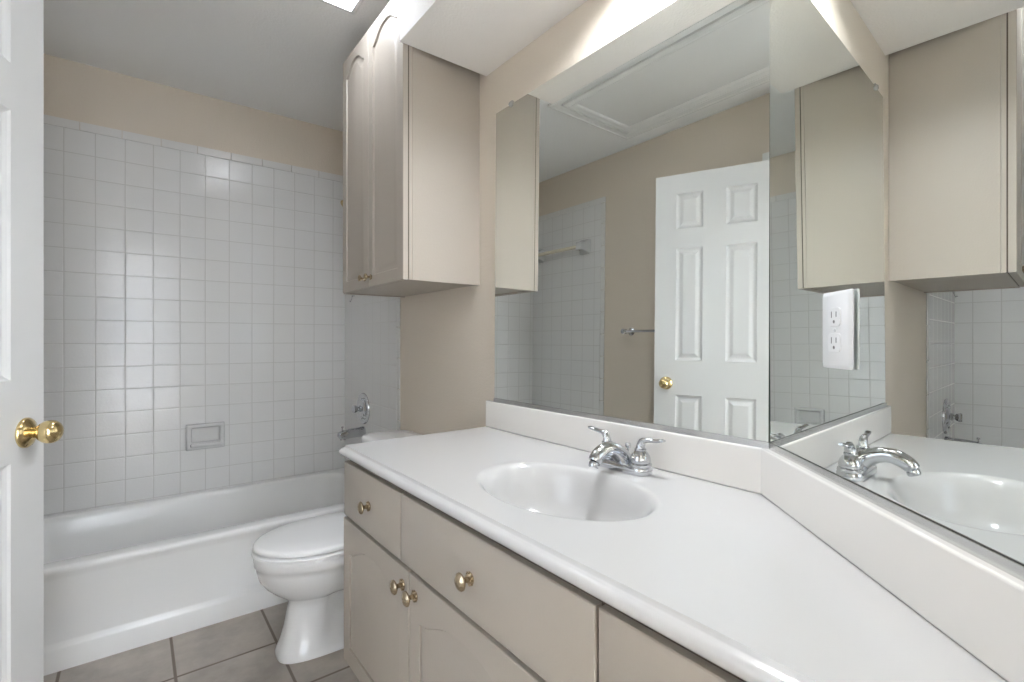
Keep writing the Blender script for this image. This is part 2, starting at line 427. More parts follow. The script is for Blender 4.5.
# local: x along width from hinge to free edge, +y = wall side, room face at y = 0
door = thing('door_1', 'open white six panel door with brass knob standing before the tub', 'door', (hinge.x, hinge.y, 0.012), (0, 0, R(90 - ang)), kind='structure')
PZ = ((0.225, 0.875), (1.055, 1.640), (1.742, 1.928))
PX = ((DOOR_W - 0.108 - 0.132, DOOR_W - 0.108), (0.110, DOOR_W - 0.350))
def panel_face(bm, y, sgn):
    """door face at y with six moulded panels; sgn +1 when the face looks towards +y"""
    cells = [(a, b, c, d) for (a, b) in PX for (c, d) in PZ]
    xs = sorted({0, DOOR_W} | {v for p in PX for v in p}); zs = sorted({0, DOOR_H} | {v for p in PZ for v in p})
    vg = {(x, z): bm.verts.new((x, y, z)) for x in xs for z in zs}
    for i in range(len(xs) - 1):
        for k in range(len(zs) - 1):
            x0, x1, z0, z1 = xs[i], xs[i + 1], zs[k], zs[k + 1]
            ring = [vg[(x0, z0)], vg[(x1, z0)], vg[(x1, z1)], vg[(x0, z1)]]
            if (x0, x1, z0, z1) in cells:
                for ins, dep in ((0.004, 0.0045), (0.012, 0.0085), (0.019, 0.0085), (0.034, 0.0025), (0.037, 0.002)):
                    nr = [bm.verts.new((x, y - sgn * dep, z)) for x, z in ((x0 + ins, z0 + ins), (x1 - ins, z0 + ins), (x1 - ins, z1 - ins), (x0 + ins, z1 - ins))]
                    for j in range(4): bm.faces.new((ring[j], ring[(j + 1) % 4], nr[(j + 1) % 4], nr[j]))
                    ring = nr
            bm.faces.new(ring)
    return [vg[(x, z)] for x, z in ((0, 0), (DOOR_W, 0), (DOOR_W, DOOR_H), (0, DOOR_H))], xs, zs, vg
bm = NB()
_, xs, zs, g0 = panel_face(bm, 0.0, -1)
_, _, _, g1 = panel_face(bm, DOOR_T, 1)
for i in range(len(xs) - 1):
    for z in (0, DOOR_H): bm.faces.new((g0[(xs[i], z)], g0[(xs[i + 1], z)], g1[(xs[i + 1], z)], g1[(xs[i], z)]))
for k in range(len(zs) - 1):
    for x in (0, DOOR_W): bm.faces.new((g0[(x, zs[k])], g0[(x, zs[k + 1])], g1[(x, zs[k + 1])], g1[(x, zs[k])]))
obj('leaf', bm, M['door'], door)
KU, KZ = DOOR_W - 0.062, 0.934
for side in (-1, 1):
    mt = axis_mtx((KU, 0.0 if side < 0 else DOOR_T, KZ), (0, side, 0))
    bm = lathe(NB(), [(0.034, 0.0), (0.034, 0.003), (0.031, 0.007), (0.024, 0.011), (0.0165, 0.015), (0.014, 0.017)], 40, mt)
    rose = obj('door_rose', bm, M['brass'], door, smooth=40)
    bm = lathe(NB(), [(0.0125, 0.015), (0.0120, 0.020), (0.015, 0.024), (0.021, 0.030), (0.0250, 0.037), (0.0265, 0.045), (0.0255, 0.053), (0.021, 0.060), (0.0135, 0.065), (0.006, 0.067), (0.0, 0.0675)], 40, mt)
    kb = obj('door_knob', bm, M['brass'], door, smooth=50)
obj('latch_plate', box(NB(), DOOR_W - 0.001, DOOR_W + 0.0015, 0.005, 0.030, KZ - 0.028, KZ + 0.028), M['brass'], door)
for hz in (0.22, 1.0, 1.80):
    bm = lathe(NB(), [(0.006, hz - 0.045), (0.006, hz + 0.045), (0.003, hz + 0.05)], 12, Matrix.Translation((-0.004, DOOR_T + 0.004, 0)))
    box(bm, -0.003, 0.0, 0.004, DOOR_T, hz - 0.044, hz + 0.044)
    obj('hinge', bm, M['nickel'], door)

# ------------------------------------------------------------------ bathtub
TX0, TX1, TY0, TY1, TH = -0.506, 1.016, 2.298, 3.003, 0.368
tub = thing('bathtub', 'long white enamel bathtub built in between the tiled walls', 'bathtub', (0.255, 2.65, 0))
off = Vector((0.255, 2.65, 0))
def shift(pts): return [Vector(p) - off for p in pts]
rings = []
for (z, y0) in ((0.0, 2.312), (0.074, 2.312), (0.080, 2.314), (0.093, 2.321), (0.10, 2.3215), (0.318, 2.309), (0.330, 2.306), (0.342, 2.3005), (0.352, 2.298), (0.360, 2.2995), (0.366, 2.304), (TH, 2.312)):
    rings.append(shift(rrect(TX0, TX1, y0, TY1, 0.004, z, 6)))
for (ix, fy, by, r, z) in ((0.055, 0.062, 0.04, 0.09, 0.3685), (0.064, 0.071, 0.046, 0.10, 0.366), (0.071, 0.079, 0.052, 0.11, 0.358), (0.076, 0.085, 0.056, 0.115, 0.34), (0.095, 0.10, 0.07, 0.13, 0.24), (0.125, 0.125, 0.095, 0.14, 0.12), (0.155, 0.15, 0.12, 0.14, 0.075), (0.20, 0.20, 0.17, 0.12, 0.06)):
    rings.append(shift(rrect(TX0 + ix, TX1 - ix * 0.8, TY0 + fy, TY1 - by, r, z, 6)))
obj('tub_shell', loft(NB(), rings), M['tub'], tub, smooth=50)
bm = lathe(NB(), [(0.03, 0.0), (0.03, 0.003), (0.022, 0.005), (0.0, 0.006)], 28, Matrix.Translation(Vector((0.80, 2.66, 0.06)) - off))
obj('drain', bm, M['chrome'], tub, smooth=40)
bm = lathe(NB(), [(0.036, 0.0), (0.036, 0.004), (0.03, 0.008), (0.0, 0.009)], 28, axis_mtx(Vector((0.932, 2.66, 0.25)) - off, (-1, 0, 0.18)))
obj('overflow_plate', bm, M['chrome'], tub, smooth=40)

# tub valve, spout, shower head, hook
v = thing('tub_valve', 'round chrome tub valve with a lever knob on the tiled wall', 'valve', (1.018, 2.687, 0.77))
mt = axis_mtx((0, 0, 0), (-1, 0, 0))
obj('escutcheon', lathe(NB(), [(0.088, 0.0), (0.088, 0.005), (0.084, 0.011), (0.076, 0.0125), (0.070, 0.0095), (0.050, 0.0095), (0.045, 0.016), (0.04, 0.02), (0.03, 0.022), (0.0, 0.022)], 48, mt), M['chrome'], v, smooth=40)
bm = lathe(NB(), [(0.018, 0.02), (0.018, 0.030), (0.014, 0.032), (0.013, 0.038), (0.017, 0.042), (0.021, 0.050), (0.0225, 0.060), (0.020, 0.064), (0.0, 0.065)], 10, mt)
obj('handle', bm, M['chrome'], v, smooth=25)
obj('screw', lathe(NB(), [(0.004, 0.011), (0.004, 0.017), (0.0, 0.018)], 12, axis_mtx((0, 0, 0.055), (-1, 0, 0))), M['chrome'], v)
obj('screw', lathe(NB(), [(0.004, 0.011), (0.004, 0.017), (0.0, 0.018)], 12, axis_mtx((0, 0, -0.055), (-1, 0, 0))), M['chrome'], v)
s = thing('tub_spout', 'chrome tub spout below the round valve', 'spout', (1.018, 2.687, 0.64))
bm = tube(NB(), [(0, 0, 0), (-0.012, 0, 0), (-0.03, 0, 0), (-0.08, 0, -0.002), (-0.115, 0, -0.006), (-0.135, 0, -0.012), (-0.142, 0, -0.018)], [0.030, 0.030, 0.027, 0.0265, 0.026, 0.024, 0.012], 24)
lathe(bm, [(0.016, -0.034), (0.016, 0.0)], 20, Matrix.Translation((-0.118, 0, 0)))
obj('spout_body', bm, M['chrome'], s, smooth=45)
obj('diverter_pin', lathe(NB(), [(0.003, 0.0), (0.003, 0.02), (0.0065, 0.021), (0.0065, 0.029), (0.0, 0.03)], 14, Matrix.Translation((-0.122, 0, 0.012))), M['chrome'], s, smooth=40)
s = thing('shower_head', 'brass toned shower head peeking out past the wall cabinet', 'shower head', (1.018, 2.65, 1.955))
obj('flange', lathe(NB(), [(0.028, 0.0), (0.026, 0.005), (0.012, 0.009)], 24, mt), M['brass'], s, smooth=40)
obj('arm', tube(NB(), [(0, 0, 0), (-0.03, 0, 0.0), (-0.055, 0, -0.008), (-0.085, 0, -0.033)], 0.0085, 14), M['chrome'], s, smooth=40)
obj('head', lathe(NB(), [(0.011, -0.01), (0.011, 0.01), (0.018, 0.018), (0.027, 0.040), (0.029, 0.050), (0.026, 0.054), (0.0, 0.055)], 28, axis_mtx((-0.085, 0, -0.033), (-0.72, 0, -0.69))), M['brass'], s, smooth=40)
hk = obj('wall_hook', tube(NB(), [(1.018, 2.84, 1.415), (1.006, 2.84, 1.415), (1.002, 2.84, 1.395), (0.996, 2.84, 1.380), (0.988, 2.84, 1.385)], 0.0035, 10), M['chrome'], smooth=40)
tag(hk, 'tiny metal hook on the tub tiles just below the wall cabinet', 'hook')

# soap dish on back wall
sd = thing('soap_dish', 'white ceramic soap dish set in the back tile wall above the tub', 'soap dish', (0.289, 3.005, 0.654))
def yzrect(x0, x1, z0, z1, y): return [(x0, y, z0), (x1, y, z0), (x1, y, z1), (x0, y, z1)]
bm = NB()
rings = [yzrect(-0.086, 0.086, -0.066, 0.066, 0), yzrect(-0.086, 0.086, -0.066, 0.066, -0.020), yzrect(-0.079, 0.079, -0.059, 0.059, -0.027), yzrect(-0.066, 0.066, -0.030, 0.050, -0.025),
         yzrect(-0.060, 0.060, -0.026, 0.044, -0.006)]
loft(bm, rings)
obj('dish_body', bm, M['ceramic'], sd, smooth=35, bevel=0.004)
bm = NB(); loft(bm, [[(x, y, z) for x, y, z in ((-0.068, -0.010, -0.052), (-0.068, -0.062, -0.046), (-0.068, -0.066, -0.036), (-0.068, -0.060, -0.026), (-0.068, -0.050, -0.032), (-0.068, -0.010, -0.034))],
              [(x, y, z) for x, y, z in ((0.068, -0.010, -0.052), (0.068, -0.062, -0.046), (0.068, -0.066, -0.036), (0.068, -0.060, -0.026), (0.068, -0.050, -0.032), (0.068, -0.010, -0.034))]])
obj('tray_lip', bm, M['ceramic'], sd, smooth=35, bevel=0.004)

# ceramic towel bar over the tub, left tile wall
tb = thing('ceramic_towel_bar', 'white ceramic towel bar on the left tub tiles, seen in the mirror', 'towel bar', (-0.508, 2.680, 1.842))
for yy in (-0.245, 0.245):
    rings = []
    for (x, h) in ((0.0, 0.052), (0.006, 0.052), (0.012, 0.046), (0.028, 0.032), (0.048, 0.026), (0.068, 0.028), (0.074, 0.024)):
        rings.append([(x, yy + p[0], p[1]) for p in rrect(-h, h, -h, h, h * 0.3, 0, 4)])
    obj('mount', loft(NB(), [[(p[0], p[1], p[2]) for p in r] for r in rings]), M['ceramic'], tb, smooth=50)
obj('rod', lathe(NB(), [(0.013, -0.24), (0.013, 0.24)], 18, axis_mtx((0.05, 0, 0), (0, 1, 0))), M['rod'], tb, smooth=40)
# chrome towel bar
tb = thing('chrome_towel_bar', 'chrome towel bar on the beige wall beside the door, seen in the mirror', 'towel bar', (XL, 1.800, 1.232))
for yy in (-0.225, 0.225):
    obj('post', lathe(NB(), [(0.025, 0.0), (0.025, 0.004), (0.018, 0.009), (0.011, 0.014), (0.010, 0.055), (0.0165, 0.060), (0.0165, 0.088), (0.012, 0.091), (0.0, 0.092)], 24, axis_mtx((0, yy, 0), (1, 0, 0))), M['chrome'], tb, smooth=40)
obj('bar', lathe(NB(), [(0.008, -0.24), (0.008, 0.24)], 16, axis_mtx((0.074, 0, 0), (0, 1, 0))), M['chrome'], tb, smooth=40)

# ------------------------------------------------------------------ toilet (faces -x)
TCY = 1.93
toilet = thing('toilet', 'white two piece toilet with its lid closed, between tub and vanity', 'toilet', (0.66, TCY, 0))
ox, oy = 0.66, TCY
def egg(xf, xb, w, z, n=80, p=2.0, waist=0.0, wx=0.0, ww=0.08):
    """horizontal outline: front at xf (rounded), back at xb (blunter)"""
    xm = xf + (xb - xf) * 0.52
    pts = []
    for k in range(n):
        a = 2 * PI * k / n
        ca, sa = math.cos(a), math.sin(a)
        e = p if ca < 0 else 2.8
        rr_ = (abs(ca) ** e + abs(sa) ** e) ** (-1 / e)
        x = xm + ca * rr_ * ((xm - xf) if ca < 0 else (xb - xm)); y = sa * rr_ * w
        if waist:
            u = min(1.0, max(0.0, (x - wx) / ww)); y *= 1 - waist * u * u * (3 - 2 * u)
        pts.append((x - ox, y, z))
    return pts
bm = NB()
prof = [  # z, front x, back x, half width, exponent, waist
    (0.000, 0.405, 0.93, 0.098, 3.4, 0), (0.012, 0.405, 0.93, 0.098, 3.4, 0), (0.030, 0.413, 0.925, 0.090, 3.6, 0.05), (0.050, 0.421, 0.92, 0.082, 3.6, 0.35), (0.10, 0.434, 0.915, 0.074, 3.4, 0.62),
    (0.165, 0.444, 0.92, 0.070, 3.0, 0.62), (0.196, 0.446, 0.925, 0.076, 2.7, 0.45), (0.214, 0.425, 0.93, 0.106, 2.3, 0.15), (0.236, 0.396, 0.93, 0.132, 2.1, 0.05), (0.262, 0.369, 0.93, 0.152, 2.0, 0), (0.292, 0.349, 0.93, 0.167, 2.0, 0),
    (0.322, 0.341, 0.93, 0.175, 2.0, 0), (0.341, 0.338, 0.93, 0.178, 2.0, 0), (0.345, 0.333, 0.93, 0.183, 2.0, 0), (0.378, 0.331, 0.93, 0.184, 2.0, 0), (0.385, 0.336, 0.925, 0.179, 2.0, 0)]
loft(bm, [egg(a, b, w_, z, p=p, waist=ws, wx=0.545, ww=0.055) for z, a, b, w_, p, ws in prof])
obj('bowl', bm, M['porc'], toilet, smooth=60)
bm = loft(NB(), [egg(0.334, 0.79, 0.178, 0.3855), egg(0.325, 0.80, 0.185, 0.3885), egg(0.325, 0.80, 0.185, 0.396), egg(0.331, 0.795, 0.180, 0.3995)])
obj('seat', bm, M['seat'], toilet, smooth=50)
bm = loft(NB(), [egg(0.345, 0.79, 0.168, 0.4040), egg(0.331, 0.80, 0.179, 0.4065), egg(0.330, 0.80, 0.180, 0.414), egg(0.334, 0.797, 0.177, 0.4205), egg(0.345, 0.785, 0.165, 0.4245), egg(0.42, 0.72, 0.10, 0.4275), egg(0.50, 0.64, 0.04, 0.4285)])
obj('lid', bm, M['seat'], toilet, smooth=50)
for yy in (-0.07, 0.07):
    obj('lid_hinge', box(NB(), 0.795 - ox, 0.822 - ox, yy - 0.022, yy + 0.022, 0.385, 0.416), M['seat'], toilet, smooth=40, bevel=0.006)
def tank_ring(x0, x1, w_, z, r=0.04): return [(p[0] - ox, p[1], p[2]) for p in rrect(x0, x1, -w_, w_, r, z, 8)]
bm = loft(NB(), [tank_ring(0.855, 1.0, 0.165, 0.386, 0.03), tank_ring(0.835, 1.012, 0.19, 0.405), tank_ring(0.815, 1.014, 0.203, 0.56), tank_ring(0.806, 1.014, 0.207, 0.698)])
obj('tank', bm, M['porc'], toilet, smooth=50)
bm = loft(NB(), [tank_ring(0.797, 1.012, 0.213, 0.699, 0.05), tank_ring(0.785, 1.016, 0.221, 0.704, 0.06), tank_ring(0.785, 1.016, 0.221, 0.724, 0.06), tank_ring(0.791, 1.014, 0.217, 0.732, 0.055), tank_ring(0.81, 1.005, 0.20, 0.735, 0.05)])
obj('tank_lid', bm, M['porc'], toilet, smooth=50)
bm = lathe(NB(), [(0.012, 0), (0.012, 0.012), (0.0, 0.014)], 16, axis_mtx((0.808 - ox, 0.15, 0.655), (-1, 0, 0)))
tube(bm, [(0.798 - ox, 0.15, 0.655), (0.796 - ox, 0.12, 0.652), (0.795 - ox, 0.08, 0.645)], [0.006, 0.006, 0.008], 10)
obj('flush_lever', bm, M['chrome'], toilet, smooth=40)
for yy in (-0.092, 0.092):
    obj('bolt_cap', lathe(NB(), [(0.014, 0.005), (0.013, 0.022), (0.008, 0.03), (0.0, 0.032)], 16, Matrix.Translation((0.77 - ox, yy, 0))), M['porc'], toilet, smooth=50)

# ------------------------------------------------------------------ cabinet doors and drawers (local: x width, z height, front at y = -t)
def arch_line(wd, zt, amp, x, half):
    """top edge height of a cathedral opening at x (centre 0)"""
    u = min(1.0, abs(x) / half)
    s = 0.5 * (1 + math.cos(PI * u ** 1.45))
    return zt - amp + amp * s
def outline(wd, ht, inset, y, amp, n=22):
    x0, x1, z0, z1 = -wd / 2 + inset, wd / 2 - inset, inset, ht - inset
    pts = [(x0, y, z0), (x1, y, z0)]
    for k in range(n + 1):
        x = x1 + (x0 - x1) * k / n
        pts.append((x, y, arch_line(wd, z1, amp, x, (x1 - x0) / 2) if amp else z1))
    return pts
def cathedral_door(wd, ht, t=0.019, stile=0.055, amp=0.05, moulded=False):
    rings = [outline(wd, ht, 0.0, 0.0, 0), outline(wd, ht, 0.0, -t + 0.0015, 0), outline(wd, ht, 0.0015, -t, 0), outline(wd, ht, stile, -t, amp)]
    if moulded: steps = ((0.003, 0.0065), (0.008, 0.0070), (0.026, 0.0015), (0.029, 0.0010))
    else: steps = ((0.0003, 0.0060), (0.0024, 0.0060), (0.0030, 0.0036), (0.032, 0.0004), (0.035, 0.0))
    for ins, dep in steps: rings.append(outline(wd, ht, stile + ins, -t + dep, amp))
    return loft(NB(), rings)
def drawer_front(wd, ht, t=0.019):
    return loft(NB(), [outline(wd, ht, 0, 0, 0, 4), outline(wd, ht, 0, -t + 0.004, 0, 4), outline(wd, ht, 0.0015, -t + 0.002, 0, 4), outline(wd, ht, 0.007, -t, 0, 4)])
def knob_bm(at, d=(0, -1, 0), k=1.0):
    mt = axis_mtx(at, d)
    bm = lathe(NB(), [(0.0105 * k, 0.0), (0.0115 * k, 0.002), (0.0095 * k, 0.004), (0.0075 * k, 0.006), (0.0050 * k, 0.008), (0.0045 * k, 0.013), (0.0060 * k, 0.016), (0.0115 * k, 0.0185), (0.0150 * k, 0.0215), (0.0150 * k, 0.0240), (0.0115 * k, 0.0275), (0.0060 * k, 0.0295), (0.0, 0.030)], 26, mt)
    for i in range(8):                                             # beaded rosette at the foot
        a = 2 * PI * i / 8
        lathe(bm, [(0.0, -0.0005), (0.0026 * k, 0.001), (0.0026 * k, 0.0035), (0.0, 0.005)], 6, mt @ Matrix.Translation((0.0098 * k * math.cos(a), 0.0098 * k * math.sin(a), 0.0005)))
    return bm

# ------------------------------------------------------------------ upper wall cabinet
UX, UY0, UY1, UZ0, UZ1 = 0.735, 1.526, 2.185, 1.36, 2.36
up = thing('wall_cabinet', 'tall taupe two door wall cabinet hung over the toilet', 'cabinet', (UX, (UY0 + UY1) / 2, UZ0), (0, 0, R(-90)))
# local: x = -world y + mid (viewer's right is nearer), y = world x - UX
hw = (UY1 - UY0) / 2; dpt = XA - 0.001 - UX; hh = UZ1 - UZ0
bm = NB()
box(bm, hw - 0.018, hw, 0.012, dpt, 0, hh); box(bm, -hw, -hw + 0.018, 0.012, dpt, 0, hh)
box(bm, -hw + 0.018, hw - 0.018, 0.0, dpt, 0.004, 0.022); box(bm, -hw + 0.018, hw - 0.018, 0.0, dpt, hh - 0.018, hh); box(bm, -hw + 0.018, hw - 0.018, dpt - 0.01, dpt, 0.022, hh - 0.018)
obj('carcass', bm, M['cab'], up, bevel=0.0012)
bm = NB()
for a in ((-hw, -hw + 0.045, 0, hh), (hw - 0.045, hw, 0, hh), (-0.02, 0.02, 0.05, hh - 0.05), (-hw + 0.045, hw - 0.045, 0, 0.05), (-hw + 0.045, hw - 0.045, hh - 0.05, hh)):
    box(bm, a[0], a[1], 0.0, 0.0115, a[2], a[3])
obj('face_frame', bm, M['cab'], up, bevel=0.001)
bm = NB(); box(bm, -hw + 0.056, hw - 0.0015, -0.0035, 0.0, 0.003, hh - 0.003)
obj('gap_shade_sheet', bm, M['gap_shade'], up)  # dark sheet paints the shade between doors and face frame
mid_y = (UY0 + UY1) / 2
DY0, DYM, DY1 = 1.5265, 1.838, 2.131
for (a, b, ks) in ((DY0, DYM - 0.0015, -1), (DYM + 0.0015, DY1, 1)):
    lx = mid_y - (a + b) / 2
    d = obj('cabinet_door', cathedral_door(b - a, hh, 0.0185, 0.043, 0.045, True), M['cab'], up, smooth=30, loc=(lx, -0.0036, 0.0))
    kx = ks * ((b - a) / 2 - 0.03)
    obj('knob', knob_bm((kx, -0.0185, 0.036), k=0.85), M['antique'], d, smooth=40)

# ------------------------------------------------------------------ vanity cabinet
VX, VY1 = 0.511, 1.462          # face frame plane, left end
VZ0, VZ1 = 0.19, 0.809
van = thing('vanity_cabinet', 'taupe vanity cabinet with drawers and arched panel doors', 'vanity', (VX, 0.75, 0))
def V(x, y, z=0): return (x - VX, y - 0.75, z)
yb = b_at_x(VX).y + 0.012
bm = prism(NB(), [V(VX, VY1)[:2], V(VX, yb)[:2], V(XA - 0.002, B0.y + 0.012)[:2], V(XA - 0.002, VY1)[:2]], VZ0, 0.62)
box(bm, 0, 0.018, yb - 0.75, VY1 - 0.75, 0.62, VZ1); box(bm, 0.018, XA - 0.002 - VX, VY1 - 0.75 - 0.018, VY1 - 0.75, 0.62, VZ1)
obj('body', bm, M['cab'], van, bevel=0.001)
bm = prism(NB(), [V(VX + 0.075, VY1 - 0.02)[:2], V(VX + 0.075, b_at_x(VX + 0.075).y + 0.02)[:2], V(XA - 0.01, B0.y + 0.02)[:2], V(XA - 0.01, VY1 - 0.02)[:2]], 0, VZ0)
obj('toe_kick', bm, M['cab'], van)
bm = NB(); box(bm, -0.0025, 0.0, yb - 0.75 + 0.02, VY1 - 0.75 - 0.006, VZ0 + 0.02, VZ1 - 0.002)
obj('gap_shade_sheet', bm, M['gap_shade'], van)  # dark sheet paints the shade behind the vanity fronts
DZ0, DZ1, PZ0, PZ1 = 0.634, 0.793, 0.205, 0.626
def van_front(kind, y0, y1, z0, z1, knobs, t=0.0165):
    wd = y1 - y0
    e = obj('drawer' if kind == 'drawer' else 'cabinet_door', drawer_front(wd, z1 - z0, t) if kind == 'drawer' else cathedral_door(wd, z1 - z0, t, 0.05, 0.045), M['cab'], van, smooth=30,
            loc=(-0.0026, (y0 + y1) / 2 - 0.75, z0), rot=(0, 0, R(-90)))
    for (ky, kz) in knobs:
        obj('knob', knob_bm(((y0 + y1) / 2 - ky, -t, kz - z0), k=1.1), M['antique'], e, smooth=40)
van_front('drawer', 1.0715, 1.4625, DZ0, DZ1, [(1.262, 0.712)])
van_front('drawer', 0.456, 1.0675, DZ0, DZ1, [(0.764, 0.712)])
van_front('drawer', 0.02, 0.450, DZ0, DZ1, [(0.23, 0.712)])
van_front('door', 1.024, 1.4625, PZ0, PZ1, [(1.054, 0.586)])
van_front('door', 0.560, 1.020, PZ0, PZ1, [(0.990, 0.586)])
van_front('door', 0.10, 0.552, PZ0, PZ1, [(0.52, 0.586)])

# ------------------------------------------------------------------ counter with moulded basin and two backsplashes
KX, KY1, KZ1 = 0.478, 1.475, 0.841
SX, SY, SA, SB = 0.722, 0.765, 0.158, 0.228
ct = thing('vanity_counter', 'cream cultured marble vanity top with oval basin and backsplashes', 'countertop', (SX, SY, KZ1))
IN = 0.017
bx0 = b_at_x(KX + IN)
poly = [(KX + IN, KY1 - IN), (KX + IN, bx0.y + 0.003), (XA - 0.001, B0.y + 0.003), (XA - 0.001, KY1 - IN)]
bm = NB()
vo, vi, angs = hole_plate(bm, poly, SX, SY, (SA * 1.05, SB * 1.05), KZ1, 96)
ring = vi; n = len(vi)
K_ = 1 / 1.05
for (sc_, dz) in ((1.04, 0), (1.0, 0), (0.985, -0.0004), (0.965, -0.0018), (0.94, -0.0052), (0.91, -0.0125), (0.875, -0.025), (0.83, -0.046), (0.78, -0.080), (0.67, -0.103), (0.52, -0.120), (0.34, -0.130), (0.16, -0.134)):
    nr = [bm.verts.new((SX + (v_.co.x - SX) * sc_ * K_, SY + (v_.co.y - SY) * sc_ * K_, KZ1 + dz)) for v_ in vi]
    for i in range(n): bm.faces.new((ring[i], ring[(i + 1) % n], nr[(i + 1) % n], nr[i]))
    ring = nr
bm.faces.new(ring)
# nosed front and left edges: profile (outwards from inset line, drop)
prof = [(0.0, 0.0), (0.0008, -0.0016), (0.0020, -0.0056), (0.0038, -0.0074), (0.0070, -0.0078), (0.0110, -0.0088), (0.0145, -0.0112), (0.0165, -0.0145), (0.017, -0.0175), (0.0160, -0.0230), (0.0125, -0.0275), (0.008, -0.0298), (0.0, -0.030)]
yb2 = b_at_x(KX).y + 0.003
rows = []
for (o_, dz) in prof:
    z = KZ1 + dz
    r_ = [(XA - 0.001, KY1 - IN + o_, z), (KX + IN + 0.0, KY1 - IN + o_, z)]
    r_ = [(XA - 0.001, KY1 - IN + o_, z)]
    for k in range(7):
        a = R(90 + 90 * k / 6); r_.append((KX + IN + o_ * math.cos(a), KY1 - IN + o_ * math.sin(a), z))
    r_.append((KX + IN - o_, b_at_x(KX + IN - o_).y + 0.003, z))
    rows.append(r_)
loft(bm, rows, close=False, cap0=False, cap1=False)
# underside back to the cabinet
last = rows[-1]
for v_ in bm.verts: v_.co -= Vector((SX, SY, KZ1))
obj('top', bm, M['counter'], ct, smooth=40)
bm = NB()
for x in (0,):
    box(bm, KX + IN - SX, VX + 0.002 - SX, yb2 + 0.05 - SY, KY1 - IN - SY, -0.0302, -0.029)
obj('top_underside', bm, M['counter'], ct)
# backsplash on the mirror wall
SPZ = 0.0945
bm = box(NB(), XA - 0.022 - SX, XA - 0.001 - SX, B0.y + 0.0 - SY, 1.459 - SY, 0.0003, SPZ)
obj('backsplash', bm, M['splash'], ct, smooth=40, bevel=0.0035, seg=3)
T = 0.021
p0, p1 = B0 + BN * 0.001, b_at_x(KX + 0.012) + BN * 0.001
pts = [p0, p1, p1 + BN * T, p0 + BN * T]
bm = prism(NB(), [(p.x - SX, p.y - SY) for p in pts], 0.0003, SPZ)
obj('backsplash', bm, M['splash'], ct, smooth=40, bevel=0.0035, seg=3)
bm = lathe(NB(), [(0.022, 0.0), (0.022, 0.003), (0.016, 0.004), (0.014, 0.002), (0.012, 0.002), (0.010, 0.006), (0.0, 0.007)], 28, Matrix.Translation((0.0, 0, -0.1342)))
obj('drain', bm, M['chrome'], ct, smooth=40)

# ------------------------------------------------------------------ faucet
FX, FY = 0.938, 0.773
fc = thing('faucet', 'chrome two lever centerset faucet behind the oval basin', 'faucet', (FX, FY, KZ1 + 0.0005))
bm = NB()
def stadium(hx, hy, z, n=16):
    pts = []
    for k in range(n + 1):
        a = -PI / 2 + PI * k / n; pts.append((hx * math.sin(a) * 1.0, hy + hx * math.cos(a), z))
    pts = [(hx * math.cos(PI * k / n), hy + hx * math.sin(PI * k / n), z) for k in range(n + 1)] + [(hx * math.cos(PI + PI * k / n), -hy + hx * math.sin(PI + PI * k / n), z) for k in range(n + 1)]
    return pts
loft(bm, [stadium(0.0265, 0.051, 0.0), stadium(0.0275, 0.051, 0.002), stadium(0.0275, 0.051, 0.013), stadium(0.0255, 0.051, 0.018), stadium(0.020, 0.051, 0.021)])
obj('base', bm, M['chrome'], fc, smooth=40)
sp = smooth_path([(0.004, 0.012, 0.0255), (-0.004, 0.028, 0.0220), (-0.022, 0.044, 0.0195), (-0.046, 0.054, 0.0172), (-0.068, 0.055, 0.0168), (-0.086, 0.048, 0.0168), (-0.098, 0.039, 0.0160), (-0.103, 0.033, 0.0140)], 42)
bm = tube(NB(), [(p[0], 0, p[1]) for p in sp], [p[2] for p in sp], 24)
obj('spout', bm, M['chrome'], fc, smooth=50)
obj('aerator', lathe(NB(), [(0.011, -0.012), (0.0125, -0.010), (0.0125, 0.0), (0.011, 0.002)], 24, axis_mtx((-0.1015, 0, 0.031), (0.35, 0, 1))), M['chrome'], fc, smooth=40)
for sgn in (-1, 1):
    hy = sgn * 0.051
    bm = lathe(NB(), [(0.0255, 0.017), (0.026, 0.019), (0.026, 0.024), (0.0225, 0.026), (0.0235, 0.029), (0.0240, 0.034), (0.0215, 0.043), (0.0165, 0.050), (0.0130, 0.054), (0.0140, 0.056), (0.0140, 0.058), (0.0110, 0.060), (0.0, 0.061)], 32, Matrix.Translation((0, hy, 0)))
    hb = obj('handle', bm, M['chrome'], fc, smooth=40)
    lp = smooth_path([(0, hy, 0.057, 0.0115, 1.0), (0.0, hy + sgn * 0.001, 0.066, 0.0100, 1.0), (0.0, hy + sgn * 0.006, 0.076, 0.0085, 1.0), (0.0, hy + sgn * 0.018, 0.0805, 0.0068, 0.9), (0.001, hy + sgn * 0.038, 0.082, 0.0062, 0.75), (0.002, hy + sgn * 0.056, 0.085, 0.0072, 0.6), (0.002, hy + sgn * 0.064, 0.086, 0.0050, 0.5)], 36)
    bm = tube(NB(), [p[:3] for p in lp], [p[3] for p in lp], 18, [p[4] for p in lp])
    obj('lever', bm, M['chrome'], hb, smooth=50)
bm = lathe(NB(), [(0.0028, 0.015), (0.0028, 0.048), (0.006, 0.050), (0.0075, 0.056), (0.006, 0.061), (0.0, 0.062)], 16, Matrix.Translation((0.018, 0, 0)))
obj('lift_rod', bm, M['chrome'], fc, smooth=40)

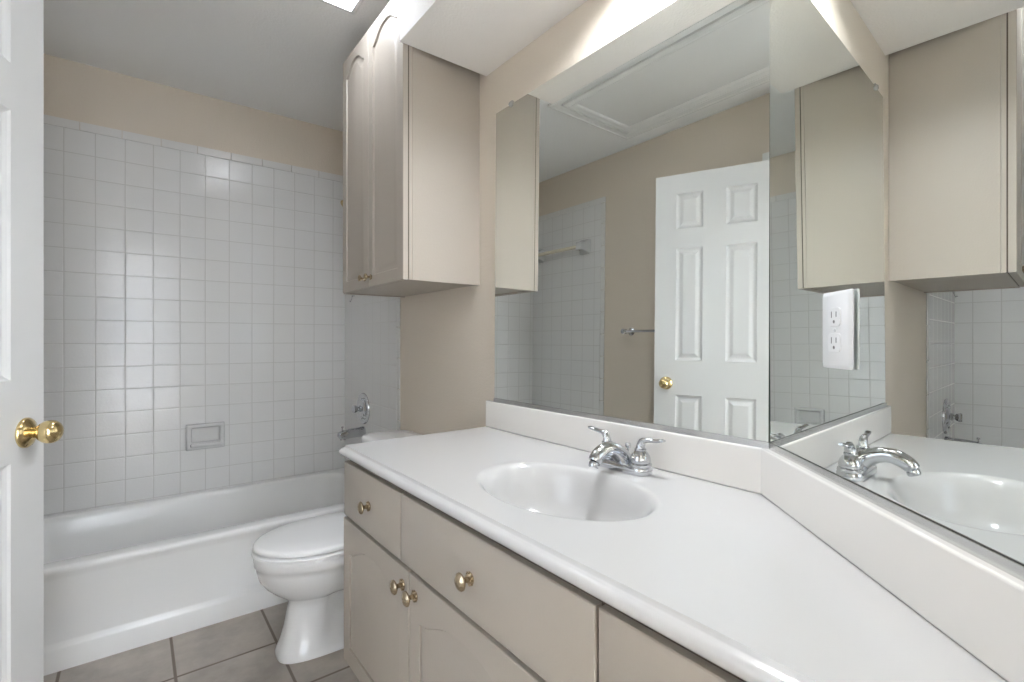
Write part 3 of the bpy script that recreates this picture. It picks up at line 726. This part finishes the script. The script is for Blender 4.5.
# ------------------------------------------------------------------ mirrors
MZ0, MZ1 = 0.9455, 1.963
MY0, MY1 = 0.462, 1.412
tilt = 0.0072
mA = thing('wall_mirror', 'large frameless mirror behind the faucet', 'mirror', (XA - 0.0150, 0, MZ0), (0, tilt, 0))
hm = MZ1 - MZ0
bm = NB(); box(bm, 0.0004, 0.0055, MY0, MY1, 0, hm)
obj('glass_back', bm, M['glassedge'], mA)
bm = NB(); vs = [bm.verts.new(p) for p in ((0, MY0, 0), (0, MY1, 0), (0, MY1, hm), (0, MY0, hm))]; bm.faces.new(vs)
vs = [bm.verts.new(p) for p in ((0.0004, MY0, 0), (0.0004, MY1, 0), (0.0004, MY1, hm), (0.0004, MY0, hm))]
obj('silvered_face', box(NB(), 0.0, 0.0003, MY0, MY1, 0, hm), M['mirror'], mA)
bm.free()
bm = NB(); box(bm, -0.0035, -0.0015, MY0 - 0.002, MY1, -0.010, 0.003); box(bm, -0.0015, 0.012, MY0, MY1, -0.010, -0.0015)
obj('bottom_channel', bm, M['channel'], mA)
bm = lathe(NB(), [(0.009, 0), (0.009, 0.004), (0.006, 0.007), (0.0, 0.0075)], 16, axis_mtx((0.001, 1.325, hm), (-1, 0, 0))); box(bm, -0.001, 0.006, 1.317, 1.333, hm, hm + 0.011)
obj('mirror_clip', bm, M['clear'], mA, smooth=40)
# diagonal mirror: local x runs along the wall from the corner, room side is +y
s0, s1 = 0.0145, 0.90
mB = thing('wall_mirror', 'frameless mirror on the diagonal wall with the outlet on it', 'mirror', (B0.x, B0.y, MZ0), (0, 0, math.atan2(BD.y, BD.x)))
ysign = 1 if (Matrix.Rotation(math.atan2(BD.y, BD.x), 3, 'Z') @ Vector((0, 1, 0))).dot(BN) > 0 else -1
def bB(bm, a, b, n0, n1, z0, z1):
    lo, hi = sorted((ysign * n0, ysign * n1)); return box(bm, a, b, lo, hi, z0, z1)
obj('glass_back', bB(NB(), s0, s1, 0.0015, 0.0060, 0, hm), M['glassedge'], mB)
obj('silvered_face', bB(NB(), s0, s1, 0.0061, 0.0064, 0, hm), M['mirror'], mB)
bm = NB(); bB(bm, s0 + 0.003, s1, 0.0080, 0.0100, -0.010, 0.003); bB(bm, s0 + 0.003, s1, 0.0010, 0.0080, -0.010, -0.0015)
obj('bottom_channel', bm, M['channel'], mB)
mB.name = 'wall_mirror.001'

# outlet standing proud of the diagonal mirror
OC = B0 + BD * 0.2615; 
outl = thing('wall_outlet', 'white duplex outlet standing proud of the diagonal mirror', 'outlet', (OC.x, OC.y, 1.170), (0, 0, math.atan2(BD.y, BD.x)))
N0 = 0.0068
NP = N0 - 0.0060
obj('box_extender', bB(NB(), -0.027, 0.027, N0 - 0.0003, N0 + 0.0018, -0.048, 0.048), M['greybox'], outl)
def pl(h, v_, nn): return [(p[0], ysign * nn, p[1]) for p in rrect(-h, h, -v_, v_, 0.003, 0, 3)]
bm = loft(NB(), [pl(0.0385, 0.0575, NP + 0.0078), pl(0.0395, 0.0585, NP + 0.0090), pl(0.0395, 0.0585, NP + 0.0102), pl(0.0345, 0.0535, NP + 0.0135)])
obj('cover_plate', bm, M['plastic'], outl, smooth=30)
for zz in (0.0195, -0.0195):
    bm = NB(); loft(bm, [[(p[0], ysign * (NP + 0.0130), p[1] + zz) for p in rrect(-0.0165, 0.0165, -0.0142, 0.0142, 0.006, 0, 4)], [(p[0], ysign * (NP + 0.0150), p[1] + zz) for p in rrect(-0.0160, 0.0160, -0.0138, 0.0138, 0.006, 0, 4)]])
    rc = obj('receptacle', bm, M['plastic'], outl, smooth=30)
    bm = NB(); bB(bm, -0.0075, -0.0055, NP + 0.0148, NP + 0.0152, zz - 0.001, zz + 0.0085); bB(bm, 0.0050, 0.0070, NP + 0.0148, NP + 0.0152, zz + 0.0, zz + 0.0080)
    lathe(bm, [(0.0026, 0.0), (0.0026, 0.0003)], 12, axis_mtx((0.0, ysign * (NP + 0.0149), zz - 0.007), (0, ysign, 0)))
    obj('slots', bm, M['dark'], rc)
obj('screw', lathe(NB(), [(0.003, 0.0), (0.003, 0.0012), (0.0, 0.0018)], 14, axis_mtx((0, ysign * (NP + 0.0134), 0), (0, ysign, 0))), M['plastic'], outl)

# ------------------------------------------------------------------ ceiling fixtures
cl = thing('ceiling_light', 'square white lit light set in the ceiling in front of the wall cabinet', 'ceiling light', (0.53, 1.745, CEIL))
bm = NB()
def sq(h, z): return [(-h, -h, z), (h, -h, z), (h, h, z), (-h, h, z)]
loft(bm, [sq(0.150, -0.0005), sq(0.150, -0.006), sq(0.140, -0.012), sq(0.1285, -0.012), sq(0.1285, -0.0005)], cap0=False, cap1=False)
obj('trim_frame', bm, M['plastic'], cl)
obj('lens', box(NB(), -0.128, 0.128, -0.128, 0.128, -0.010, -0.001), M['lens'], cl)
dl = thing('soffit_downlight', 'round lit downlight recessed in the soffit above the basin', 'downlight', (LX, LY, SOF_Z))
bm = lathe(NB(), [(LR + 0.012, 0.0), (LR + 0.012, -0.003), (LR + 0.002, -0.005), (LR - 0.003, -0.003), (LR - 0.004, 0.0), (LR - 0.004, 0.10), (0.03, 0.125)], 48)
bm.faces.ensure_lookup_table()
for f in [f for f in bm.faces if len(f.verts) > 4]: bm.faces.remove(f)
obj('trim_ring', bm, M['baffle'], dl, smooth=40)
obj('bulb', lathe(NB(), [(0.004, 0.018), (0.018, 0.021), (0.029, 0.029), (0.035, 0.041), (0.036, 0.050), (0.032, 0.062), (0.024, 0.074), (0.016, 0.086), (0.014, 0.10), (0.014, 0.124)], 32), M['bulb'], dl, smooth=60)
# attic hatch
HX0, HX1, HY0, HY1 = -0.375, 0.285, 0.42, 1.965
hx, hy_ = (HX0 + HX1) / 2, (HY0 + HY1) / 2
ha = thing('attic_hatch', 'white moulded attic hatch in the ceiling, seen in the mirror', 'attic hatch', (hx, hy_, CEIL))
def hr(i, z): return [(HX0 + i - hx, HY0 + i - hy_, z), (HX1 - i - hx, HY0 + i - hy_, z), (HX1 - i - hx, HY1 - i - hy_, z), (HX0 + i - hx, HY1 - i - hy_, z)]
bm = loft(NB(), [hr(0, -0.0003), hr(0, -0.014), hr(0.004, -0.018), hr(0.012, -0.018), hr(0.016, -0.013), hr(0.040, -0.011), hr(0.046, -0.011), hr(0.050, -0.006), hr(0.052, -0.0003)], cap0=False, cap1=False)
obj('casing', bm, M['hatch'], ha)
bm = loft(NB(), [hr(0.060, -0.0003), hr(0.060, -0.012), hr(0.066, -0.018), hr(0.078, -0.022), hr(0.084, -0.018), hr(0.098, -0.014), hr(0.104, -0.016), hr(0.110, -0.012), hr(0.114, -0.006)], cap0=False)
obj('panel', bm, M['hatch'], ha)
